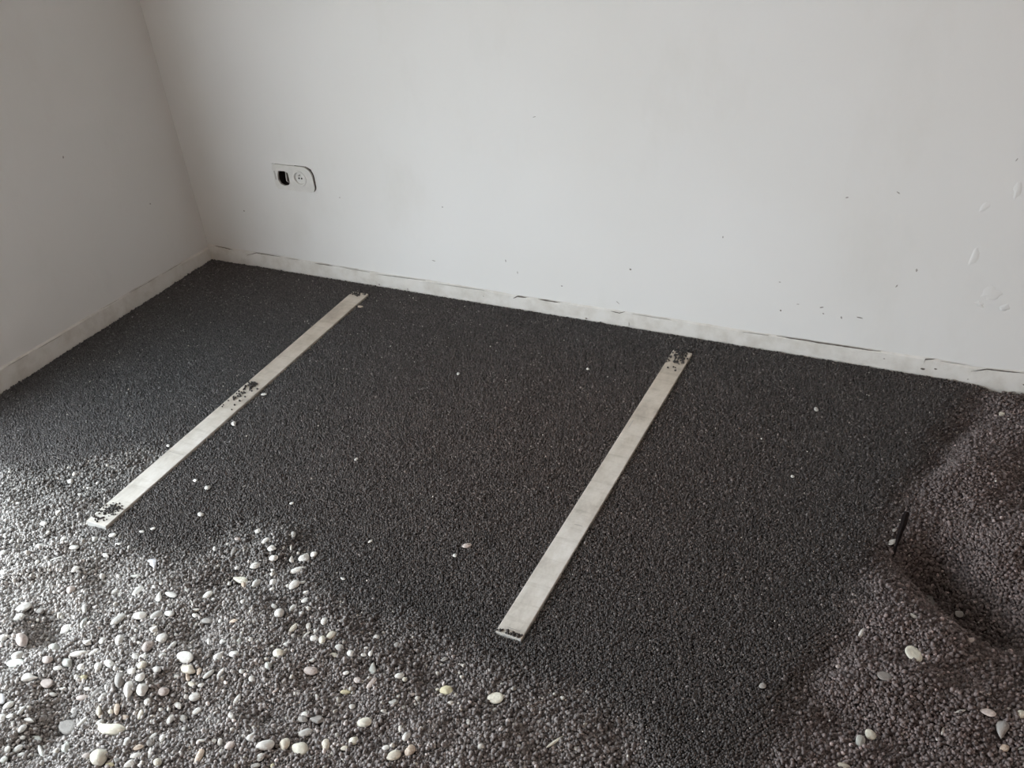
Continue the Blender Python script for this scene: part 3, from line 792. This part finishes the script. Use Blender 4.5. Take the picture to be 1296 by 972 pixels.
PEB = []
r0 = random.Random(11)
for (ox, oy), mag, txt in BLOCKS:
    for tok in txt.replace('\n', '|').split('|'):
        tok = tok.split()
        if len(tok) != 7: continue
        x, y, L, Wd, an = map(float, tok[:5]); px, py = ox+x/mag, oy+y/mag; L /= mag; Wd /= mag
        if any(math.hypot(px-q['px'], py-q['py']) < .33*min(L, q['L']) for q in PEB): continue
        PEB.append(dict(px=px, py=py, L=L, W=Wd, an=an, c=tok[5], s=tok[6]))
used_sp = set()
for q in PEB:
    th = .3 if q['c'] == 'L' else {'f': .35, 's': .8, 'r': .75}.get(q['s'], .6)
    z = 0.0
    for _ in range(4):
        c, a, b, cc, yaw = fit(q['px'], q['py'], q['L'], q['W'], q['an'], z, th)
        z = h_at(c.x, c.y) + 0.0015 + 0.45*cc
    q.update(pos=Vector((c.x, c.y, z)), a=a, b=b, cc=cc, yaw=yaw)
    q['label'] = None
    best = min(SPECIAL, key=lambda k: math.hypot(k[0]-q['px'], k[1]-q['py']))
    if math.hypot(best[0]-q['px'], best[1]-q['py']) < 2.2 and best not in used_sp:
        q['label'] = SPECIAL[best]; used_sp.add(best)

# labels of the remaining stones: look first, then the nearest stone that stands out
LAND = [(q['px'], q['py'], n) for q in PEB for (k, n) in (
    ((140.4,923),'ivory bean-shaped pebble'), ((125,958),'big ivory egg-shaped pebble'), ((86.3,920),'big grey disc pebble'), ((234.3,831.9),'large white squared pebble'),
    ((162.7,871.7),'large upright white oval'), ((335.5,943),'long white oval at the bottom'), ((379.7,947),'large ivory pebble of the bottom row'),
    ((460.8,914.2),'cream oblong pebble'), ((498.3,956.4),'beige oblong pebble'), ((565.1,873.8),'bright yellow stone'), ((626.9,883.7),'ivory disc pebble'), ((194.2,713.5),'bluish triangular stone'),
    ((305.4,734.2),'ivory stone with ochre side'), ((376.3,721.5),'long finger-shaped pebble'), ((59.5,865),'flat pink disc'), ((27.4,809.5),'large pinkish round pebble'), ((84.3,795.5),'white flat angular stone'),
    ((149.8,783.7),'large leaning oval pebble'), ((352.2,826.5),'lone ivory round pebble'), ((252.4,957),'long orange-brown stone'), ((29.4,769),'large white long pebble'), ((73.6,705),'thin straight sliver'))
    if math.hypot(k[0]-q['px'], k[1]-q['py']) < 2.2]
DIRS = ['right of', 'above right of', 'above', 'above left of', 'left of', 'below left of', 'below', 'below right of']
SHAPES = {'o': 'oval', 'r': 'round', 'a': 'angular', 't': 'wedge-shaped', 'e': 'elongated', 'f': 'flat', 's': 'sliver-like', 'b': 'curved'}
taken = {q['label'] for q in PEB if q['label']}
for q in sorted((q for q in PEB if not q['label']), key=lambda q: -q['L']):
    size = 'large' if q['L'] > 16 else 'medium' if q['L'] > 10 else 'small'
    look = f"{size} {STONES[q['c']][1]} {SHAPES[q['s']]} pebble"
    done = False
    for lx, ly, nm in sorted(LAND, key=lambda l: math.hypot(l[0]-q['px'], l[1]-q['py']))[:3]:
        dx, dy = q['px']-lx, ly-q['py']; dist = math.hypot(dx, dy)
        k = round(math.degrees(math.atan2(dy, dx))/45) % 8
        pre = 'just ' if dist < 22 else 'well ' if dist > 55 else ''
        for qual in ('', 'steeply tilted ' if abs(q['an']) > 55 else 'level-lying ' if abs(q['an']) < 13 else 'uphill-leaning ' if q['an'] > 0 else 'downhill-leaning '):
            lab = f"{qual}{look} {pre}{DIRS[k]} the {nm}"
            if lab not in taken: taken.add(lab); q['label'] = lab; done = True; break
        if done: break
    if not done:
        q['label'] = lab
        q['shared'] = True

for i, q in enumerate(PEB):
    me = MESHES[q['s']][r0.randrange(len(MESHES[q['s']]))]
    name = {'s': 'stone_sliver', 'a': 'stone', 't': 'stone'}.get(q['s'], 'pebble')
    o = bpy.data.objects.new(name, me); COL.objects.link(o)
    o.location = q['pos']; o.scale = (q['a'], q['b'], q['cc'])
    tilt = Matrix.Rotation(math.radians(r0.uniform(-7, 7)), 4, 'X') @ Matrix.Rotation(math.radians(r0.uniform(-6, 6)), 4, 'Y')
    o.rotation_euler = (Matrix.Rotation(q['yaw'], 4, 'Z') @ tilt).to_euler()
    o.material_slots[0].link = 'OBJECT'; o.material_slots[0].material = STONES[q['c']][0]
    side = q['px'] > 850
    on_pad = float(height(np.array([q['pos'].x]), np.array([q['pos'].y]))[1][0]) < .5
    grp = 'stray chips on the levelled gravel' if on_pad else 'stones on the right gravel heap' if side else 'pebbles in the left foreground'
    tag(o, q['label'], 'pebble', grp)

# ------------------------------------------------------------------ the two levelling bars
BAR_Z = 0.0075
def build_bar(corners_px, label, m, over):
    n0, n1, f0, f1 = [ground_at(*p, z=BAR_Z) for p in corners_px]     # near left, near right, far left, far right
    near = (n0+n1)/2; far = (f0+f1)/2; d = far-near; L = d.length; wd = ((n1-n0).length+(f1-f0).length)/2*over
    yaw = math.atan2(d.y, d.x)-math.pi/2
    t = bpy.data.objects.new('levelling_bar', None); COL.objects.link(t)
    t.location = (near.x, near.y, 0); t.rotation_euler = (0, 0, yaw)
    tag(t, label, 'levelling bar', 'aluminium levelling bars laid on the gravel')
    # hollow rectangular extrusion with rounded corners, shallow groove along each side
    hw = wd/2; hh = 0.018; zt = BAR_Z; zb = zt-2*hh; r = .0016
    out = [(-hw+r, zt), (hw-r, zt), (hw-r*.3, zt-r*.3), (hw, zt-r), (hw, zt-.011), (hw-.0015, zt-.013), (hw-.0015, zt-.021), (hw, zt-.023), (hw, zb+r), (hw-r, zb),
           (-hw+r, zb), (-hw, zb+r), (-hw, zt-.023), (-hw+.0015, zt-.021), (-hw+.0015, zt-.013), (-hw, zt-.011), (-hw, zt-r), (-hw+r*.3, zt-r*.3)]
    inn = [(-hw+.0025, zt-.0022), (hw-.0025, zt-.0022), (hw-.0025, zb+.0022), (-hw+.0025, zb+.0022)]
    bm = bmesh.new(); K = 24; ringo = []; ringi = []
    for i in range(K+1):
        y = L*i/K
        ringo.append([bm.verts.new((x, y, z)) for x, z in out]); ringi.append([bm.verts.new((x, y, z)) for x, z in inn])
    for i in range(K):
        for rg in (ringo, ringi):
            m_ = len(rg[0])
            for j in range(m_): bm.faces.new((rg[i][j], rg[i][(j+1) % m_], rg[i+1][(j+1) % m_], rg[i+1][j]))
    for e in (0, K):
        ed = [bm.edges.get((ringo[e][j], ringo[e][(j+1) % 18])) for j in range(18)] + [bm.edges.get((ringi[e][j], ringi[e][(j+1) % 4])) for j in range(4)]
        bmesh.ops.triangle_fill(bm, edges=ed, use_beauty=True)
    bm_obj('profile', bm, m, t)
    for e, y in ((0, -.0012), (1, L-.0008)):
        bm = bmesh.new(); add_box(bm, (-hw+.0012, y, zb+.001), (hw-.0012, y+.002, zt-.0012)); bm_obj('end_cap', bm, M_PLATE2, t)
    return t, near, far, wd, yaw, L
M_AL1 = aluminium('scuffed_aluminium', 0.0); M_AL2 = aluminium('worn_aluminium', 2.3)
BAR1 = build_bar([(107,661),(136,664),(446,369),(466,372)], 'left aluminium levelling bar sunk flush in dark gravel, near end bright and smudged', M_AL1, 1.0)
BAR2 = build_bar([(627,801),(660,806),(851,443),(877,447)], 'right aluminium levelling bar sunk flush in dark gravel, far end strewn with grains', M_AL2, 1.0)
# thin scratch and stamped line on the right bar, worn seam on the left one
for bar, v, du, lu, lv in ((BAR2, .78, -.018, .0012, .035), (BAR2, .018, .004, .030, .0012), (BAR2, .36, .006, .020, .0010), (BAR1, .30, 0, .05, .0011)):
    bm = bmesh.new(); add_box(bm, (du-lu/2, v-lv/2, BAR_Z-.0004), (du+lu/2, v+lv/2, BAR_Z+.00025)); bm_obj('scratch', bm, M_CRACK2, bar[0])

def bar_local(bar, x, y):
    t, near, far, wd, yaw, L = bar
    dx, dy = x-near.x, y-near.y
    return dx*np.cos(-yaw)-dy*np.sin(-yaw), dx*np.sin(-yaw)+dy*np.cos(-yaw)

# ------------------------------------------------------------------ the black splinter
def build_splinter():
    base = ground_at(1133.5, 690, 0.0); base.z = h_at(base.x, base.y)+.006
    # top end: along the ray of the tip, a little nearer the wall and 5 cm up
    tip = ground_at(1148, 648, base.z+.034); tip = ground_at(1148, 648, max(base.z, h_at(tip.x, tip.y))+.045)
    d = tip-base; n = 9; verts = []; faces = []
    side = d.cross(Vector((0, 0, 1))).normalized(); up = side.cross(d).normalized()
    for i in range(n+1):
        t = -.12+1.12*i/n; w = .0075*(.35+.75*t+.10*math.sin(i*2.1)); w = max(.002, w*(1 if i < n else .55)); h = .0028
        c = base+d*t+side*.0004*math.sin(i*1.3)
        verts += [c-side*w+up*h*.3, c+up*h, c+side*w-up*h*.2, c-up*h]
    for i in range(n):
        for j in range(4):
            a = i*4; faces.append((a+j, a+(j+1) % 4, a+4+(j+1) % 4, a+4+j))
    faces += [(3,2,1,0), tuple(n*4+j for j in range(4))]
    o = mesh_obj('splinter', [tuple(v) for v in verts], faces, M_STICK)
    tag(o, 'black charred splinter sticking up at the left border of the right heap', 'splinter')
build_splinter()

# ------------------------------------------------------------------ gravel: bed and grains
def tones(x, y, loose, right, r):
    n = len(x)
    lowf = np.sin(x*2.3+.7)*np.sin(y*2.9+.4)
    lf = np.clip(1.0-x, 0, 1)  # lifts the levelled tone leftwards, painting in the stronger light there
    pad = np.stack([.071+.007*lowf+.012*lf, .0635+.014*lf, .0615-.003*lowf+.016*lf], 1)
    lft = np.stack([.39+0*x, .372+0*x, .360+0*x], 1)  # pale loose grains, raised further to hold the bright glare at left
    mid = np.stack([.225+0*x, .203+0*x, .197+0*x], 1)
    rgt = np.stack([.150+0*x, .122+0*x, .118+0*x], 1)
    tl = np.clip((x-.85)/.9, 0, 1)[:, None]
    lo = (lft*(1-tl)+mid*tl)*(1-right[:, None])+rgt*right[:, None]
    near_fac = np.clip((-1.22-y)/.30, 0, 1)[:, None]*(1-right[:, None])+right[:, None]       # loose grains get paler towards the camera
    lo = lo*(.45+.55*near_fac)
    c = pad*(1-loose[:, None])+lo*loose[:, None]
    c *= np.exp(r.normal(-.01, .25, n))[:, None]
    return c

def build_gravel():
    r = np.random.default_rng(5)
    # --- bed grid
    step = .0125; X1, Y1 = 3.75, -2.6
    gx = np.arange(0.0, X1+step, step); gy = np.arange(0.0, Y1-step, -step)
    GX, GY = np.meshgrid(gx, gy, indexing='ij'); fx, fy = GX.ravel(), GY.ravel()
    z, loose, right, sd = height(fx, fy)
    V = np.stack([fx, fy, z-.0030], 1)
    col = tones(fx, fy, loose, right, r)*.75
    nx, ny = len(gx), len(gy)
    I, Jx = np.meshgrid(np.arange(nx-1), np.arange(ny-1), indexing='ij'); a = (I*ny+Jx).ravel()
    Fq = np.stack([a, a+1, a+ny+1, a+ny], 1)
    cxm = fx[Fq].mean(1); cym = fy[Fq].mean(1); sdm = sd[Fq].mean(1)
    # --- grains: jittered hexagonal layer plus loose extra grains on top
    def layer(s, jit, zlo, zhi, keep_pad, keep_loose, dmin, dmax):
        hx = np.arange(s*.5, X1, s); hy = np.arange(-s*.5, Y1, -s*.866)
        A, B = np.meshgrid(hx, hy, indexing='ij'); A = A+(np.arange(len(hy)) % 2)[None, :]*s/2
        x, y = A.ravel(), B.ravel(); n = len(x)
        x = x+r.uniform(-jit, jit, n)*s; y = y+r.uniform(-jit, jit, n)*s
        ok = (x > .010) & (y < -.010); x, y = x[ok], y[ok]; n = len(x)
        z, lo, ri, sd_ = height(x, y)
        keep = r.random(n) < keep_pad*(1-lo)+keep_loose*lo
        x, y, z, lo, ri, sd_ = (v[keep] for v in (x, y, z, lo, ri, sd_)); n = len(x)
        d = r.uniform(dmin, dmax, n)*(1+.10*lo+.28*lo*ri*0)
        z = z+(r.uniform(zlo, zhi, n)*(.45+.75*lo))*d
        s3 = d[:, None]*np.stack([r.uniform(.82, 1.2, n), r.uniform(.82, 1.2, n), r.uniform(.75, 1.05, n)], 1)
        c = tones(x, y, lo, ri, r)
        bright = r.random(n) < .007+.013*lo*(1-ri)
        pale = r.random(n) < .03; c[pale] *= r.uniform(1.5, 2.6, (pale.sum(), 1))
        c[bright] = np.clip(c[bright]*0+np.array([.42, .40, .37])*r.uniform(.7, 1.5, (bright.sum(), 1)), 0, .8)
        s3[bright] *= r.uniform(.35, .75, (bright.sum(), 1))+lo[bright][:, None]*(1-ri[bright][:, None])*r.uniform(.1, 1.1, (bright.sum(), 1))
        return x, y, z, s3, c, sd_, ri
    parts = [layer(.0052, .30, -.35, .28, 1, 1, .0043, .0066), layer(.0070, .5, .25, .75, .10, .45, .0043, .0080)]
    x, y, z, s3, c, sd_, ri = (np.concatenate([p[k] for p in parts]) for k in range(7))
    keep = np.ones(len(x), bool)
    for bar in (BAR1, BAR2):
        u, v = bar_local(bar, x, y); keep &= ~((abs(u) < bar[3]/2+.0022) & (v > -.003) & (v < bar[5]+.002))
    for q in PEB:
        dx, dy = x-q['pos'].x, y-q['pos'].y; near = (abs(dx) < .05) & (abs(dy) < .05)
        cy_, sy_ = math.cos(q['yaw']), math.sin(q['yaw'])
        u = dx*cy_+dy*sy_; v = -dx*sy_+dy*cy_
        keep &= ~(near & ((u/(q['a']*.92+.001))**2+(v/(q['b']*.92+.001))**2 < 1))
    x, y, z, s3, c, sd_, ri = (k[keep] for k in (x, y, z, s3, c, sd_, ri))
    P = np.stack([x, y, z], 1)
    # bed faces must not cover the bars: sink bed under them
    for bar in (BAR1, BAR2):
        u, v = bar_local(bar, V[:, 0], V[:, 1]); m = (abs(u) < bar[3]/2+.004) & (v > -.004) & (v < bar[5]+.004)
        V[m, 2] -= .022
    spec = [('levelled_gravel', sd_ >= 0, sdm >= 0, 'dark fine gravel bed screeded level between wall and loose gravel', 'gravel'),
            ('loose_gravel', (sd_ < 0) & (x < 2.36), (sdm < 0) & (cxm < 2.36), 'loose pale grey gravel with pebbles spread across the left foreground', 'gravel'),
            ('gravel_heap', (sd_ < 0) & (x >= 2.36), (sdm < 0) & (cxm >= 2.36), 'loose brownish gravel heap with a footprint hollow at the right', 'gravel')]
    for nm, gm, fm, lab, cat in spec:
        f = Fq[fm]; used = np.unique(f); mp = -np.ones(len(V), int); mp[used] = np.arange(len(used))
        o = gravel_object(nm, V[used], mp[f], col[used], P[gm], s3[gm], c[gm])
        tag(o, lab, cat, kind='stuff')
    # plain continuation of the bed behind and beside the camera
    bm = bmesh.new()
    add_box(bm, (X1, ROOM_Y, -.12), (ROOM_X, 0, -.004)); add_box(bm, (0, ROOM_Y, -.12), (X1, Y1, -.004))
    m = plain('gravel_continuation', (.10, .09, .085), .95, .1, .4, 140)
    structure(bm_obj('floor_gravel', bm, m))
build_gravel()

# ------------------------------------------------------------------ grains spilled on the bars
def spill(bar, zones, label):
    r = np.random.default_rng(len(label)); P = []; Sz = []; C = []
    t, near, far, wd, yaw, L = bar
    for (px, py, n, su, sv, d0) in zones:
        g = ground_at(px, py, BAR_Z); u0, v0 = bar_local(bar, g.x, g.y)
        for _ in range(n):
            u = u0+r.normal(0, su); v = v0+r.normal(0, sv)
            if abs(u) > wd/2-.001 or v < .001 or v > L-.001: continue
            d = r.uniform(.7, 1.15)*d0
            X = near.x+u*math.cos(yaw)-v*math.sin(yaw); Y = near.y+u*math.sin(yaw)+v*math.cos(yaw)
            P.append((X, Y, BAR_Z+d*.36)); Sz.append((d*r.uniform(.9, 1.3), d*r.uniform(.9, 1.2), d*.85)); k = r.uniform(.6, 1.2)
            C.append((.055*k, .048*k, .045*k))
    o = gravel_object('spilled_grains', np.zeros((0, 3)), None, None, np.array(P), np.array(Sz, np.float32), np.array(C, np.float32))
    tag(o, label, 'gravel', kind='stuff')
spill(BAR1, [(317,490,26,.012,.018,.0062),(305,500,20,.014,.022,.0055),(290,512,8,.014,.02,.0055),(318,487,14,.006,.006,.0066),(140,645,70,.012,.009,.0045),(146,643,30,.008,.006,.0045),
             (124,656,22,.016,.005,.0045),(134,653,8,.008,.006,.0045),(452,373,16,.010,.008,.006),(462,371,8,.006,.006,.006),(446,371,8,.008,.006,.006)],
      'dark grains scattered in clumps on the left aluminium bar')
spill(BAR2, [(866,446,80,.020,.018,.0062),(860,455,50,.016,.016,.006),(852,462,12,.015,.02,.005),(640,801,22,.014,.004,.0062),(650,803,16,.012,.003,.006),(735,610,3,.02,.1,.004)],
      'dark grains strewn over the far end of the right aluminium bar')
print('pebbles', len(PEB), 'shared', sum(1 for q in PEB if q.get('shared')), 'special unused', len(set(SPECIAL)-used_sp), sorted(set(SPECIAL)-used_sp))
